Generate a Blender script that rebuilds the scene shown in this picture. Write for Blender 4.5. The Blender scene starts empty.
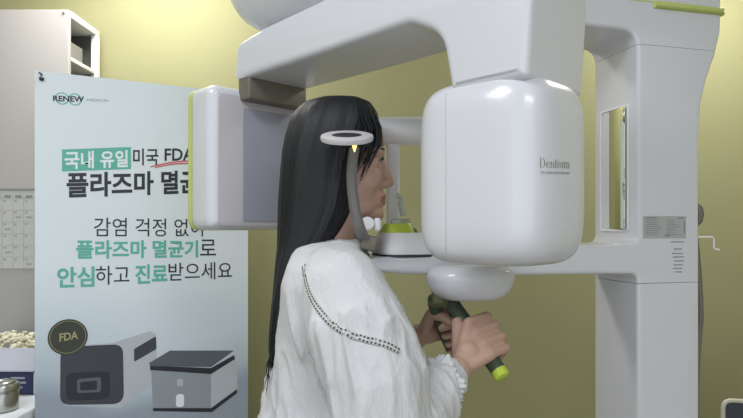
import bpy, bmesh, math, random
from mathutils import Vector, Matrix, noise
from mathutils.bvhtree import BVHTree

S = bpy.context.scene
COL = S.collection
PI = math.pi

# ------------------------------------------------------------ camera, world, lights, exposure
F, CX, HY, EYE = 583.0, 371.5, 228.0, 1.40
cd = bpy.data.cameras.new('camera')
cd.sensor_fit = 'HORIZONTAL'; cd.sensor_width = 36.0
cd.lens = 36.0 * F / 743.0
cd.shift_y = (HY - 209.0) / 743.0
cd.clip_start = 0.05
cam = bpy.data.objects.new('camera', cd)
cam.location = (0, 0, EYE); cam.rotation_euler = (PI / 2, 0, 0)
COL.objects.link(cam); S.camera = cam

S.view_settings.view_transform = 'Standard'
S.view_settings.look = 'None'
S.view_settings.gamma = 1.0
S.view_settings.use_curve_mapping = False
S.view_settings.exposure = 0.72

w = bpy.data.worlds.new('world'); S.world = w; w.use_nodes = True
w.node_tree.nodes['Background'].inputs[0].default_value = (0.88, 0.93, 1.0, 1)
w.node_tree.nodes['Background'].inputs[1].default_value = 0.82

def area(name, loc, rot, size, size_y, power, color):
    l = bpy.data.lights.new(name, 'AREA'); l.shape = 'RECTANGLE'
    l.size = size; l.size_y = size_y; l.energy = power; l.color = color
    o = bpy.data.objects.new(name, l); o.location = loc; o.rotation_euler = rot
    COL.objects.link(o); return o
area('ceiling_lamp_front', (-0.9, 0.2, 2.50), (0, 0, 0), 0.9, 0.6, 13, (0.93, 0.96, 1.0))
area('ceiling_lamp_back', (0.75, -0.9, 2.50), (0, 0, 0), 1.0, 0.6, 13, (0.93, 0.96, 1.0))
area('ceiling_lamp_wall', (-0.75, 1.80, 2.50), (0, 0, 0), 0.4, 0.3, 9, (1.0, 0.98, 0.92))
area('ceiling_lamp_corner', (1.20, 1.75, 2.50), (0, 0, 0), 0.4, 0.3, 9, (1.0, 0.98, 0.92))

# ------------------------------------------------------------ helpers
def at(px, py, d):
    return Vector(((px - CX) / F * d, d, EYE - (py - HY) / F * d))

def sr(c):
    def f(v):
        v /= 255.0
        return v / 12.92 if v <= 0.04045 else ((v + 0.055) / 1.055) ** 2.4
    return (f(c[0]), f(c[1]), f(c[2]), 1.0)

def mat(name, rgb, rough=0.5, metal=0.0, spec=0.5, coat=0.0, bump=0.0, bscale=80, mottle=0.0, mscale=6, stretch=None, alpha=1.0, trans=0.0, emit=None, estr=0):
    m = bpy.data.materials.new(name); m.use_nodes = True
    nt = m.node_tree; b = nt.nodes['Principled BSDF']
    b.inputs['Base Color'].default_value = sr(rgb)
    b.inputs['Roughness'].default_value = rough
    b.inputs['Metallic'].default_value = metal
    b.inputs['Specular IOR Level'].default_value = spec
    b.inputs['Coat Weight'].default_value = coat
    b.inputs['Alpha'].default_value = alpha
    b.inputs['Transmission Weight'].default_value = trans
    if emit:
        b.inputs['Emission Color'].default_value = sr(emit); b.inputs['Emission Strength'].default_value = estr
    tc = nt.nodes.new('ShaderNodeTexCoord'); mp = nt.nodes.new('ShaderNodeMapping')
    nt.links.new(tc.outputs['Object'], mp.inputs[0])
    if stretch: mp.inputs['Scale'].default_value = stretch
    if bump:
        n = nt.nodes.new('ShaderNodeTexNoise'); n.inputs['Scale'].default_value = bscale; n.inputs['Detail'].default_value = 4
        bp = nt.nodes.new('ShaderNodeBump'); bp.inputs['Strength'].default_value = bump; bp.inputs['Distance'].default_value = 0.004
        nt.links.new(mp.outputs[0], n.inputs['Vector']); nt.links.new(n.outputs[0], bp.inputs['Height'])
        nt.links.new(bp.outputs[0], b.inputs['Normal'])
    if mottle:
        n = nt.nodes.new('ShaderNodeTexNoise'); n.inputs['Scale'].default_value = mscale; n.inputs['Detail'].default_value = 3
        r = nt.nodes.new('ShaderNodeMix'); r.data_type = 'RGBA'
        c = sr(rgb); k1, k2 = 1 - mottle, 1 + mottle
        r.inputs[6].default_value = (c[0] * k1, c[1] * k1, c[2] * k1, 1)
        r.inputs[7].default_value = (min(1, c[0] * k2), min(1, c[1] * k2), min(1, c[2] * k2), 1)
        nt.links.new(mp.outputs[0], n.inputs['Vector']); nt.links.new(n.outputs[0], r.inputs[0])
        nt.links.new(r.outputs[2], b.inputs['Base Color'])
    return m

def link_mesh(name, me, m, parent=None, angle=40):
    if m is not None and not me.materials: me.materials.append(m)
    for p in me.polygons: p.use_smooth = True
    me.set_sharp_from_angle(angle=math.radians(angle))
    o = bpy.data.objects.new(name, me); COL.objects.link(o)
    if parent is not None:
        o.parent = parent
        o.matrix_parent_inverse = world_of(parent).inverted()
    return o

def world_of(o):
    m = o.matrix_basis.copy()
    if o.parent is not None: m = world_of(o.parent) @ o.matrix_parent_inverse @ m
    return m

def obj(name, bm, m, parent=None, angle=40):
    bmesh.ops.recalc_face_normals(bm, faces=bm.faces[:])
    me = bpy.data.meshes.new(name); bm.to_mesh(me); bm.free()
    return link_mesh(name, me, m, parent, angle)

def thing(name, label, cat, loc, group=None):
    o = bpy.data.objects.new(name, None); COL.objects.link(o); o.location = loc
    o.empty_display_size = 0.05
    o['label'] = label; o['category'] = cat
    if group: o['group'] = group
    return o
def tag(o, label, cat, group=None, kind=None):
    o['label'] = label; o['category'] = cat
    if group: o['group'] = group
    if kind: o['kind'] = kind
    return o
def struct(name, bm, m, label=None):
    o = obj(name, bm, m); o['kind'] = 'structure'
    if label: o['label'] = label
    return o

def box(bm, lo, hi, bev=0.0, seg=3, M=None):
    r = bmesh.ops.create_cube(bm, size=1.0)
    lo, hi = Vector(lo), Vector(hi); c = (lo + hi) / 2; s = hi - lo
    for v in r['verts']: v.co = Vector((v.co.x * s.x, v.co.y * s.y, v.co.z * s.z)) + c
    vs = r['verts']
    if bev:
        es = list({e for v in vs for e in v.link_edges})
        rr = bmesh.ops.bevel(bm, geom=es, offset=bev, segments=seg, profile=0.5, affect='EDGES')
        vs = list({v for f in rr['faces'] for v in f.verts} | {v for v in vs if v.is_valid})
    if M is not None:
        for v in vs: v.co = M @ v.co
    return bm
def B(): return bmesh.new()

def loft(bm, rings, cap=True):
    vr = [[bm.verts.new(p) for p in r] for r in rings]
    n = len(vr[0])
    for a, b in zip(vr, vr[1:]):
        for i in range(n):
            bm.faces.new((a[i], a[(i + 1) % n], b[(i + 1) % n], b[i]))
    if cap:
        bm.faces.new(vr[0][::-1]); bm.faces.new(vr[-1])
    return bm

def lathe(bm, prof, n=32, M=None):
    rings = [[Vector((r * math.cos(2 * PI * i / n), r * math.sin(2 * PI * i / n), z)) for i in range(n)] for r, z in prof]
    if M is not None: rings = [[M @ p for p in r] for r in rings]
    return loft(bm, rings)

def frame(d):
    d = Vector(d).normalized()
    u = d.cross(Vector((0, 0, 1)))
    if u.length < 1e-3: u = d.cross(Vector((1, 0, 0)))
    u.normalize(); return u, u.cross(d).normalized(), d

def tube(bm, pts, rad, n=12, flat=1.0):
    pts = [Vector(p) for p in pts]
    rads = rad if isinstance(rad, (list, tuple)) else [rad] * len(pts)
    rings = []; pu = None
    for i, p in enumerate(pts):
        d = pts[min(i + 1, len(pts) - 1)] - pts[max(i - 1, 0)]
        u, v, d = frame(d)
        if pu is not None:
            u = (pu - d * pu.dot(d)).normalized(); v = u.cross(d)
        pu = u
        rings.append([p + (u * math.cos(2 * PI * k / n) * flat + v * math.sin(2 * PI * k / n)) * rads[i] for k in range(n)])
    return loft(bm, rings)

def capsule(bm, p0, r0, p1, r1, n=20, m=6):
    p0, p1 = Vector(p0), Vector(p1); u, v, d = frame(p1 - p0); L = (p1 - p0).length
    rings = []
    for i in range(m + 1):
        a = -PI / 2 + PI / 2 * i / m * 0.999 + 0.001
        rings.append((r0 * math.cos(a), r0 * math.sin(a)))
    for i in range(m + 1):
        a = PI / 2 * i / m * 0.999
        rings.append((r1 * math.cos(a), L + r1 * math.sin(a)))
    rr = [[p0 + d * h + (u * math.cos(2 * PI * k / n) + v * math.sin(2 * PI * k / n)) * r for k in range(n)] for r, h in rings]
    return loft(bm, rr)

def ball(bm, c, r, rot=None, seg=24):
    c = Vector(c); r = Vector(r) if not isinstance(r, (int, float)) else Vector((r, r, r))
    g = bmesh.ops.create_uvsphere(bm, u_segments=seg, v_segments=seg // 2, radius=1.0)
    for v in g['verts']:
        p = Vector((v.co.x * r.x, v.co.y * r.y, v.co.z * r.z))
        if rot is not None: p = rot @ p
        v.co = p + c
    return bm

def rounded(pts, seg=6):
    """polygon corners (x, y, radius) -> rounded outline"""
    out = []; n = len(pts)
    for i in range(n):
        x, y, r = pts[i]; p = Vector((x, y)); a = Vector(pts[i - 1][:2]) - p; b = Vector(pts[(i + 1) % n][:2]) - p
        if r <= 0: out.append(p); continue
        la, lb = a.length, b.length; a.normalize(); b.normalize()
        ang = a.angle(b)
        if abs(ang - PI) < 0.03: out.append(p); continue
        t = min(r / math.tan(ang / 2), la * 0.49, lb * 0.49)
        p0, p1 = p + a * t, p + b * t
        for k in range(seg + 1):
            s = k / seg
            out.append(p0 * (1 - s) ** 2 + p * 2 * s * (1 - s) + p1 * s ** 2)
    return out

def extruded(name, outline, half, bev, M, m, parent, holes=(), bres=4):
    cu = bpy.data.curves.new(name, 'CURVE'); cu.dimensions = '2D'; cu.fill_mode = 'BOTH'
    for ol in (outline,) + tuple(holes):
        sp = cu.splines.new('POLY'); sp.points.add(len(ol) - 1)
        for q, p in zip(sp.points, ol): q.co = (p[0], p[1], 0, 1)
        sp.use_cyclic_u = True
    cu.extrude = max(half - bev, 1e-5); cu.bevel_depth = bev; cu.bevel_resolution = bres; cu.offset = -bev
    o = bpy.data.objects.new('tmp', cu); COL.objects.link(o)
    dg = bpy.context.evaluated_depsgraph_get()
    me = bpy.data.meshes.new_from_object(o.evaluated_get(dg)); bpy.data.objects.remove(o)
    bm = bmesh.new(); bm.from_mesh(me); bpy.data.meshes.remove(me)
    bmesh.ops.remove_doubles(bm, verts=bm.verts[:], dist=1e-5)
    for v in bm.verts: v.co = M @ v.co
    return obj(name, bm, m, parent, 35)

def text_mesh(body, bold=0.0):
    """text outline as a bmesh, x from 0 to 1 and y in the same unit (aspect kept)"""
    cu = bpy.data.curves.new('t', 'FONT'); cu.body = body; cu.size = 1.0; cu.offset = bold; cu.resolution_u = 3
    o = bpy.data.objects.new('tmp', cu); COL.objects.link(o)
    dg = bpy.context.evaluated_depsgraph_get()
    me = bpy.data.meshes.new_from_object(o.evaluated_get(dg)); bpy.data.objects.remove(o)
    bm = bmesh.new(); bm.from_mesh(me); bpy.data.meshes.remove(me)
    return norm_bm(bm)
def norm_bm(bm):
    x0 = min(v.co.x for v in bm.verts); x1 = max(v.co.x for v in bm.verts)
    y0 = min(v.co.y for v in bm.verts); y1 = max(v.co.y for v in bm.verts)
    for v in bm.verts: v.co = Vector(((v.co.x - x0) / (x1 - x0), (v.co.y - y0) / (y1 - y0), 0))
    return bm

def remeshed(bm, voxel, smooth=4, fac=0.5):
    me = bpy.data.meshes.new('r'); bmesh.ops.recalc_face_normals(bm, faces=bm.faces[:]); bm.to_mesh(me); bm.free()
    o = bpy.data.objects.new('tmp', me); COL.objects.link(o)
    r = o.modifiers.new('r', 'REMESH'); r.mode = 'VOXEL'; r.voxel_size = voxel
    s = o.modifiers.new('s', 'SMOOTH'); s.factor = fac; s.iterations = smooth
    dg = bpy.context.evaluated_depsgraph_get()
    out = bpy.data.meshes.new_from_object(o.evaluated_get(dg)); bpy.data.objects.remove(o)
    return out

def bvh_of(o):
    me = o.data; M = world_of(o)
    return BVHTree.FromPolygons([M @ v.co for v in me.vertices], [p.vertices[:] for p in me.polygons])
def cast(bvh, px, py):
    d = at(px, py, 1.0) - Vector((0, 0, EYE)); d.normalize()
    return bvh.ray_cast(Vector((0, 0, EYE)), d)

# ------------------------------------------------------------ materials
WALL = mat('olive wall paint', (155, 153, 116), 0.7, spec=0.25, bump=0.05, bscale=250, mottle=0.03, mscale=3)
FLOOR = mat('grey vinyl floor', (150, 146, 138), 0.5, mottle=0.06, mscale=12)
CEIL = mat('ceiling board', (215, 215, 210), 0.8, bump=0.05, bscale=120)
SKIRT = mat('skirting', (120, 110, 90), 0.5, mottle=0.05)
WHITE = mat('white scanner plastic', (212, 213, 220), 0.24, spec=0.5, coat=0.2, mottle=0.008, mscale=3)
WHITE2 = mat('satin white plastic', (232, 232, 236), 0.4, spec=0.4, mottle=0.008, mscale=3)
LIME = mat('lime green plastic', (178, 198, 70), 0.35, mottle=0.02)
LIMEPALE = mat('pale lime trim', (190, 200, 120), 0.4, mottle=0.02)
GREYPANEL = mat('grey detector surround', (188, 184, 188), 0.5, mottle=0.01)
LAV = mat('lavender grey detector window', (146, 148, 162), 0.45, mottle=0.02)
BROWN = mat('dark taupe metal', (108, 102, 92), 0.5, mottle=0.03)
DARK = mat('dark plastic', (45, 48, 50), 0.4, mottle=0.05)
DKGREEN = mat('dark green rubber grip', (62, 76, 60), 0.5, bump=0.2, bscale=300)
OLIVEL = mat('dull lime plastic', (160, 170, 96), 0.4, mottle=0.02)
OLIVE = mat('olive plastic', (104, 110, 76), 0.5, mottle=0.03)
CLEAR = mat('clear plastic', (205, 215, 215), 0.1, trans=0.75, mottle=0.0)
STRAP = mat('smoky translucent strap', (132, 130, 128), 0.25, trans=0.3, mottle=0.04)
MIRROR = mat('mirror glass', (225, 228, 215), 0.03, metal=1.0)
AMBER = mat('amber light', (255, 205, 110), 0.4, emit=(255, 215, 140), estr=0.9)
STICK = mat('silver sticker', (172, 176, 176), 0.4, mottle=0.04, mscale=40)
INK = mat('grey ink', (134, 138, 140), 0.6, mottle=0.1, mscale=60)
INKD = mat('dark ink', (112, 122, 112), 0.6, mottle=0.02)

# ------------------------------------------------------------ room
bm = B(); box(bm, (-2.0, 2.20, 0), (1.9, 2.3, 2.5)); struct('wall_back', bm, WALL)
bm = B(); box(bm, (-2.1, -2.0, 0), (-2.0, 2.3, 2.5)); struct('wall_left', bm, WALL)
bm = B(); box(bm, (1.9, -2.0, 0), (2.0, 2.3, 2.5)); struct('wall_right', bm, WALL)
bm = B(); box(bm, (-2.1, -2.1, -0.1), (2.0, 2.3, 0)); struct('floor', bm, FLOOR)
bm = B(); box(bm, (-2.1, -2.1, 2.52), (2.0, 2.3, 2.6)); struct('ceiling', bm, CEIL)
bm = B(); box(bm, (-2.0, 2.185, 0), (1.9, 2.20, 0.09), 0.004); struct('baseboard_back', bm, SKIRT)

# ------------------------------------------------------------ scanner
root = thing('dental_xray_scanner', 'large white dental scanner with column, overhead arm and rotating imaging head', 'scanner', (0.61, 1.27, 0))
E_, S_ = Vector((0.97, 0.2431, 0)).normalized(), Vector((0.2431, -0.97, 0)).normalized()
PIV = Vector((-0.02, 1.11, 0)); WH = 0.072
MC = Matrix(((E_.x, 0, S_.x, PIV.x), (E_.y, 0, S_.y, PIV.y), (0, 1, 0, 0), (0, 0, 0, 1)))
def NF(px, py):
    q = (px - CX) / F; o = PIV + S_ * WH
    a = (q * o.y - o.x) / (E_.x - q * E_.y); d = o.y + E_.y * a
    return a, EYE - (py - HY) / F * d
def near(a, z, off=0.0): return PIV + E_ * a + S_ * (WH + off) + Vector((0, 0, z))
AI, AO = 0.556, NF(700, 200)[0]          # inner and outer face of the column
ZS1, ZS2 = NF(660, 283)[1], NF(660, 46)[1]

bm = B(); box(bm, (-0.30, -0.28, 0), (0.30, 0.18, 0.035), 0.012, M=Matrix.Translation((0.60, 1.30, 0)) @ Matrix.Rotation(math.atan2(E_.y, E_.x), 4, 'Z'))
obj('base_plate', bm, WHITE2, root)
ZC = NF(722, 12)[0]
pr = [(AI, 0.03, 0), (AO, 0.03, 0), (AO, ZS1, 0), NF(699.5, 140) + (0.03,), NF(702, 103) + (0.03,), NF(707.5, 80) + (0.03,), NF(716, 55) + (0.03,), NF(721.5, 32) + (0.02,), (ZC, 1.85, 0.01), (ZC, 1.93, 0.02),
      (-0.05, 1.96, 0.02), (-0.05, 1.86, 0.02), (0.25, 1.835, 0.05), (0.40, 1.800, 0.05), (AI, 1.798, 0.035), (AI, 1.368, 0.02), (0.30, 1.362, 0), (0.06, 1.348, 0.012), (0.0, 1.348, 0.01), (0.005, 1.322, 0.012), (0.06, 1.316, 0.02), (0.28, 1.310, 0.02), (0.46, 1.309, 0.02), (AI, 1.307, 0.015)]
whole = extruded('tmp_scanner', rounded(pr), WH, 0.008, MC, None, None)
def slice_part(name, z0, z1, m):
    bm = bmesh.new(); bm.from_mesh(whole.data)
    for z, outer in ((z0, False), (z1, True)):
        if z is None: continue
        r = bmesh.ops.bisect_plane(bm, geom=bm.verts[:] + bm.edges[:] + bm.faces[:], plane_co=(0, 0, z), plane_no=(0, 0, 1), clear_inner=not outer, clear_outer=outer)
        es = [e for e in r['geom_cut'] if isinstance(e, bmesh.types.BMEdge)]
        bmesh.ops.holes_fill(bm, edges=es, sides=0)
    return obj(name, bm, m, root, 35)
column = slice_part('column', None, ZS1 - 0.0005, WHITE)
carriage = slice_part('carriage', ZS1 + 0.0005, ZS2 - 0.0004, WHITE)
over = slice_part('overhead_arm', ZS2 + 0.0004, None, WHITE)
bpy.data.objects.remove(whole)
# lime strip and pale trim line along the arm's near face
aL, aR = NF(653, 5)[0], NF(722, 12)[0] + 0.004
bm = B(); box(bm, (aL, 1.846, WH - 0.02), (aR, 1.862, WH + 0.004), 0.003, M=MC @ Matrix(((1, 0, 0, 0), (0, 1, 0, 0), (0, 0, 1, 0), (0, 0, 0, 1))))
obj('trim_strip', bm, LIMEPALE, over)
bm = B(); box(bm, (aL + 0.004, 1.847, WH + 0.0035), (aR - 0.002, 1.852, WH + 0.006), 0.001, M=MC); obj('trim_strip', bm, OLIVEL, over)
bm = B(); box(bm, (-0.02, 1.858, WH - 0.01), (aL, 1.8605, WH + 0.001), 0.0, M=MC); obj('trim_line', bm, LIMEPALE, over)
# rounded housing of the rotation joint over the beam
def sellipse(cx, cy, ax, ay, ux, uy, z, n, N=64):
    r = []
    for i in range(N):
        a = 2 * PI * i / N; c, s = math.cos(a), math.sin(a)
        p = math.copysign(abs(c) ** (2 / n), c) * ax; q = math.copysign(abs(s) ** (2 / n), s) * ay
        r.append(Vector((cx, cy, z)) + ux * p + uy * q)
    return r
def superbox(c, ax, ay, az, ux, uy, n, nz, N=64, K=28, taper=0.0):
    rings = []
    for k in range(K + 1):
        t = -PI / 2 + PI * k / K; s = math.sin(t)
        zz = math.copysign(abs(s) ** (2 / nz), s); rad = max(abs(math.cos(t)) ** (2 / nz), 0.002)
        f = rad * (1 + taper * zz)
        rings.append(sellipse(c[0], c[1], ax * f, ay * f, ux, uy, c[2] + az * zz, n, N))
    bm = B(); loft(bm, rings); return bm
R_, T_ = Vector((0.7071, -0.7071, 0)), Vector((-0.7071, -0.7071, 0))
hc = PIV + R_ * -0.095 + T_ * 0.0
bm = superbox((hc.x, hc.y, 2.015), 0.275, 0.135, 0.208, R_, T_, 3.0, 3.0); obj('rotation_housing', bm, WHITE, root)

# gantry: beam with the leg that carries the imaging head
MG = Matrix(((R_.x, 0, T_.x, PIV.x), (R_.y, 0, T_.y, PIV.y), (0, 1, 0, 0), (0, 0, 0, 1)))
TH = 0.085
pg = [(-0.312, 1.722, 0.012), (0.0, 1.720, 0), (0.195, 1.722, 0.055), (0.258, 1.690, 0.06), (0.276, 1.599, 0.008), (0.400, 1.599, 0.010), (0.408, 1.72, 0.03), (0.405, 1.83, 0.03), (-0.20, 1.812, 0.02), (-0.305, 1.800, 0.03)]
beam = extruded('gantry_beam', rounded(pg, 8), TH, 0.013, MG, WHITE, root, bres=6)
bm = B(); lathe(bm, [(0.06, 1.795), (0.06, 1.86)], 40, Matrix.Translation((PIV.x, PIV.y, 0))); obj('rotation_bearing', bm, GREYPANEL, beam)
bm = B(); box(bm, (0.285, 1.585, -0.07), (0.385, 1.601, 0.07), 0.004, M=MG); obj('head_neck', bm, GREYPANEL, beam)
HEADC = PIV + R_ * 0.3075
head = superbox((HEADC.x, HEADC.y, 1.4815), 0.111, 0.096, 0.137, R_, T_, 3.6, 5.5, N=96, K=48)
tube_head = obj('imaging_head', head, WHITE, root)
# seam line down the imaging head's side
bv = bvh_of(tube_head)
bm = B(); pts = []
for k in range(30):
    y = 82 + (258 - 82) * k / 29
    h = cast(bv, 446, y)
    if h[0] is not None: pts.append(h[0] + h[1] * 0.0001)
tube(bm, pts, 0.0006, 6); obj('panel_seam', bm, GREYPANEL, tube_head)
# lettering: thick and thin strokes with small serifs
def stroke_letters():
    bm = B(); x = [0.0]
    def quad(a, b, c, d): bm.faces.new([bm.verts.new((x[0] + p[0], p[1], 0)) for p in (a, b, c, d)])
    def rect(x0, y0, x1, y1): quad((x0, y0), (x1, y0), (x1, y1), (x0, y1))
    def stem(cx, h, wd=0.09):
        rect(cx - wd / 2, 0.03, cx + wd / 2, h); rect(cx - 0.1, 0, cx + 0.1, 0.03)
    def arc(cx, cy, rx, ry, a0, a1, w0, w1, n=16):
        for k in range(n):
            q0, q1 = k / n, (k + 1) / n; P = []
            for q in (q0, q1):
                a = math.radians(a0 + (a1 - a0) * q); ww = w0 + (w1 - w0) * math.sin(PI * q)
                P.append(((cx + rx * math.cos(a), cy + ry * math.sin(a)), (cx + (rx - ww) * math.cos(a), cy + (ry - ww * 0.6) * math.sin(a))))
            quad(P[0][0], P[1][0], P[1][1], P[0][1])
    stem(0.14, 1.0, 0.11); rect(0.02, 0.97, 0.3, 1.0); rect(0.1, 0, 0.3, 0.03); arc(0.28, 0.5, 0.42, 0.5, -90, 90, 0.035, 0.12); x[0] += 0.80   # D
    arc(0.25, 0.31, 0.22, 0.32, 15, 330, 0.035, 0.10); rect(0.06, 0.33, 0.44, 0.365); x[0] += 0.54                                              # e
    def n_():
        stem(0.1, 0.62); rect(0.0, 0.59, 0.1, 0.62); arc(0.26, 0.42, 0.165, 0.21, 0, 170, 0.08, 0.05); stem(0.38, 0.44); x[0] += 0.52
    n_()
    stem(0.12, 0.85); rect(0.02, 0.58, 0.26, 0.62); x[0] += 0.30                                                                                # t
    stem(0.1, 0.62); rect(0.0, 0.59, 0.1, 0.62); arc(0.1, 0.83, 0.06, 0.07, 0, 360, 0.058, 0.058); x[0] += 0.27                                  # i
    rect(0.055, 0.2, 0.145, 0.62); rect(0, 0.59, 0.1, 0.62); arc(0.24, 0.2, 0.18, 0.2, 180, 350, 0.09, 0.03); rect(0.335, 0.03, 0.425, 0.62); rect(0.25, 0.59, 0.35, 0.62); rect(0.38, 0, 0.48, 0.03); x[0] += 0.54  # u
    n_(); x[0] -= 0.14; arc(0.14, 0.42, 0.165, 0.21, 0, 150, 0.08, 0.05); stem(0.27, 0.44)                                                       # m
    return norm_bm(bm)
def wrap_text(name, bm, bvh, px0, px1, pyb, pyt, slope, m, parent, off=0.0004):
    for v in bm.verts:
        px = px0 + (px1 - px0) * v.co.x; py = pyb + (pyt - pyb) * v.co.y + slope * (px - px0)
        h = cast(bvh, px, py)
        v.co = h[0] + h[1] * off if h[0] is not None else at(px, py, 0.85)
    return obj(name, bm, m, parent)
wrap_text('lettering', stroke_letters(), bv, 539.5, 569.5, 167.6, 157.8, 0.03, INKD, tube_head)
wrap_text('lettering', text_mesh('for advanced dental'), bv, 540.5, 569, 173.6, 170.4, 0.03, INK, tube_head)

# detector: slab facing the patient from the far end of the beam
det = extruded('detector', rounded([(-0.148, 1.396, 0.025), (0.148, 1.396, 0.025), (0.148, 1.705, 0.025), (-0.148, 1.705, 0.025)], 8), 0.047, 0.022,
               Matrix(((T_.x, 0, -R_.x, PIV.x - R_.x * 0.345), (T_.y, 0, -R_.y, PIV.y - R_.y * 0.345), (0, 1, 0, 0), (0, 0, 0, 1))), WHITE, root, bres=6)
def det_panel(name, t0, t1, z0, z1, rr, th, m, par, rad):
    return extruded(name, rounded([(t0, z0, rad), (t1, z0, rad), (t1, z1, rad), (t0, z1, rad)]), th, 0.0008,
                    Matrix(((T_.x, 0, -R_.x, PIV.x - R_.x * rr), (T_.y, 0, -R_.y, PIV.y - R_.y * rr), (0, 1, 0, 0), (0, 0, 0, 1))), m, par, bres=1)
det_panel('detector_surround', -0.132, 0.131, 1.404, 1.686, 0.2985, 0.002, GREYPANEL, det, 0.016)
det_panel('detector_window', -0.125, 0.071, 1.414, 1.662, 0.2965, 0.0015, LAV, det, 0.002)
det_panel('green_rim', -0.1475, 0.1487, 1.3945, 1.7055, 0.391, 0.0035, LIMEPALE, det, 0.028)
bm = B(); box(bm, (-0.305, 1.676, -0.078), (-0.262, 1.728, 0.078), 0.004, M=MG); obj('detector_bracket', bm, BROWN, root)

# mirror in the inner face of the column
def inner(t, z, off): return PIV + E_ * (AI - off) + S_ * t + Vector((0, 0, z))
def inner_t(px):
    o = PIV + E_ * AI; q = (px - CX) / F
    return (q * o.y - o.x) / (S_.x - q * S_.y)
def inner_z(px, py):
    return EYE - (py - HY) / F * (PIV + E_ * AI + S_ * inner_t(px)).y
t0, t1 = inner_t(602.0), inner_t(627.5)
MI = Matrix(((S_.x, 0, -E_.x, (PIV + E_ * AI).x), (S_.y, 0, -E_.y, (PIV + E_ * AI).y), (0, 1, 0, 0), (0, 0, 0, 1)))
zt, zb = inner_z(614, 110), inner_z(614, 229.5)
mo = rounded([(t0, zb, 0.006), (t1, zb, 0.006), (t1, zt, 0.006), (t0, zt, 0.006)])
mb = [(t0 - 0.004, zb - 0.004, 0.008), (t1 + 0.004, zb - 0.004, 0.008), (t1 + 0.004, zt + 0.004, 0.008), (t0 - 0.004, zt + 0.004, 0.008)]
fr = extruded('mirror_frame', rounded(mb), 0.003, 0.0008, MI, WHITE2, carriage, holes=(mo,))
mm = [(t - (t0 + t1) / 2, z) for t, z in mo]
MT = MI @ Matrix.Translation(((t0 + t1) / 2, 0, 0.0012)) @ Matrix.Rotation(math.radians(-6), 4, 'Y')
extruded('mirror', [Vector(p) for p in mm], 0.0006, 0.0001, MT, MIRROR, carriage, bres=1)
# seams, rating plate and printed lines
sp = B(); A0, A1 = NF(643, 216)[0], NF(686, 216)[0]; Z0, Z1 = NF(664, 238.5)[1], NF(664, 216)[1]
box(sp, (A0, Z0, WH - 0.001), (A1, Z1, WH + 0.0006), M=MC); plate = obj('rating_plate', sp, STICK, carriage)
bm = B(); random.seed(4)
W_ = A1 - A0; H_ = Z1 - Z0
def line(bm, u0, u1, v, h): box(bm, (A0 + u0 * W_, Z0 + v * H_ - h / 2, WH + 0.0004), (A0 + u1 * W_, Z0 + v * H_ + h / 2, WH + 0.0009), M=MC)
for k in range(8): line(bm, 0.05, 0.30 + random.random() * 0.14, 0.80 - k * 0.09, 0.0012); line(bm, 0.53, 0.7 + random.random() * 0.22, 0.80 - k * 0.09, 0.0012)
line(bm, 0.05, 0.32, 0.91, 0.0026); line(bm, 0.80, 0.95, 0.91, 0.0026); line(bm, 0.5, 0.62, 0.14, 0.004); line(bm, 0.94, 0.965, 0.5, 0.026)
obj('printed_lines', bm, INK, plate)
bm = B()
for px, py, n, wd in ((671, 242, 1, 13), (674, 249, 1, 8), (672, 253.5, 1, 11), (673, 257, 1, 11), (674, 261, 1, 10), (674, 265, 1, 9), (673, 268.5, 1, 9), (675, 272, 1, 7)):
    a, z = NF(px, py); a2 = NF(px + wd, py)[0]; k = a
    while k < a2:
        ww = 0.002 + random.random() * 0.004
        box(bm, (k, z - 0.0013, WH - 0.0005), (min(k + ww, a2), z + 0.0013, WH + 0.0004), M=MC); k += ww + 0.0012
obj('printed_lines', bm, INK, carriage)

# chin rest
chin = None
def trap(bm, cx, cy, z0, z1, w0, w1, d0, d1, rad, M=None, N=48, n=4):
    rings = []; K = 6
    for k in range(K + 1):
        f = k / K; z = z0 + (z1 - z0) * f; e = 1.0
        zz = (f - 0.5) * 2; e = 1 - rad * abs(zz) ** 6
        rings.append(sellipse(cx, cy, (w0 + (w1 - w0) * f) * e, (d0 + (d1 - d0) * f) * e, E_, S_, z, n, N))
    loft(bm, rings); return bm
cc = PIV + E_ * 0.085 + S_ * 0.012
bm = B(); trap(bm, cc.x, cc.y, 1.351, 1.391, 0.062, 0.051, 0.062, 0.05, 0.05); chin = obj('chin_rest', bm, WHITE2, root)
bm = B(); trap(bm, cc.x, cc.y, 1.3465, 1.3515, 0.060, 0.060, 0.06, 0.06, 0.0); obj('rubber_gasket', bm, DARK, chin)
ct = PIV + E_ * 0.068 + S_ * 0.012
bm = B(); trap(bm, ct.x, ct.y, 1.389, 1.4085, 0.030, 0.023, 0.035, 0.026, 0.03); obj('chin_tray', bm, LIME, chin)
bm = B(); trap(bm, ct.x + 0.004, ct.y + 0.02, 1.388, 1.400, 0.038, 0.034, 0.02, 0.018, 0.03); obj('tray_holder', bm, BROWN, chin)
# clear bite block behind the tray
bm = B(); b0 = at(399, 222, 1.13); box(bm, (b0.x - 0.016, b0.y - 0.012, 1.40), (b0.x + 0.022, b0.y + 0.012, 1.418), 0.003)
tube(bm, [at(403, 216, 1.13), at(401, 205, 1.13), at(400.5, 199, 1.13), at(396.5, 193, 1.13)], [0.006, 0.0055, 0.005, 0.004], 10)
obj('bite_block', bm, CLEAR, chin)
bm = B(); p = at(367.5, 223.5, 1.05)
lathe(bm, [(0.004, -0.016), (0.0115, -0.015), (0.0125, -0.01), (0.0125, 0.01), (0.0115, 0.015), (0.004, 0.016)], 20, Matrix.Translation(p) @ Matrix.Rotation(PI / 2, 4, 'X'))
box(bm, (p.x + 0.012, p.y - 0.012, p.z - 0.014), (p.x + 0.024, p.y + 0.012, p.z + 0.010), 0.004)
obj('strap_knob', bm, WHITE2, chin)
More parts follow.
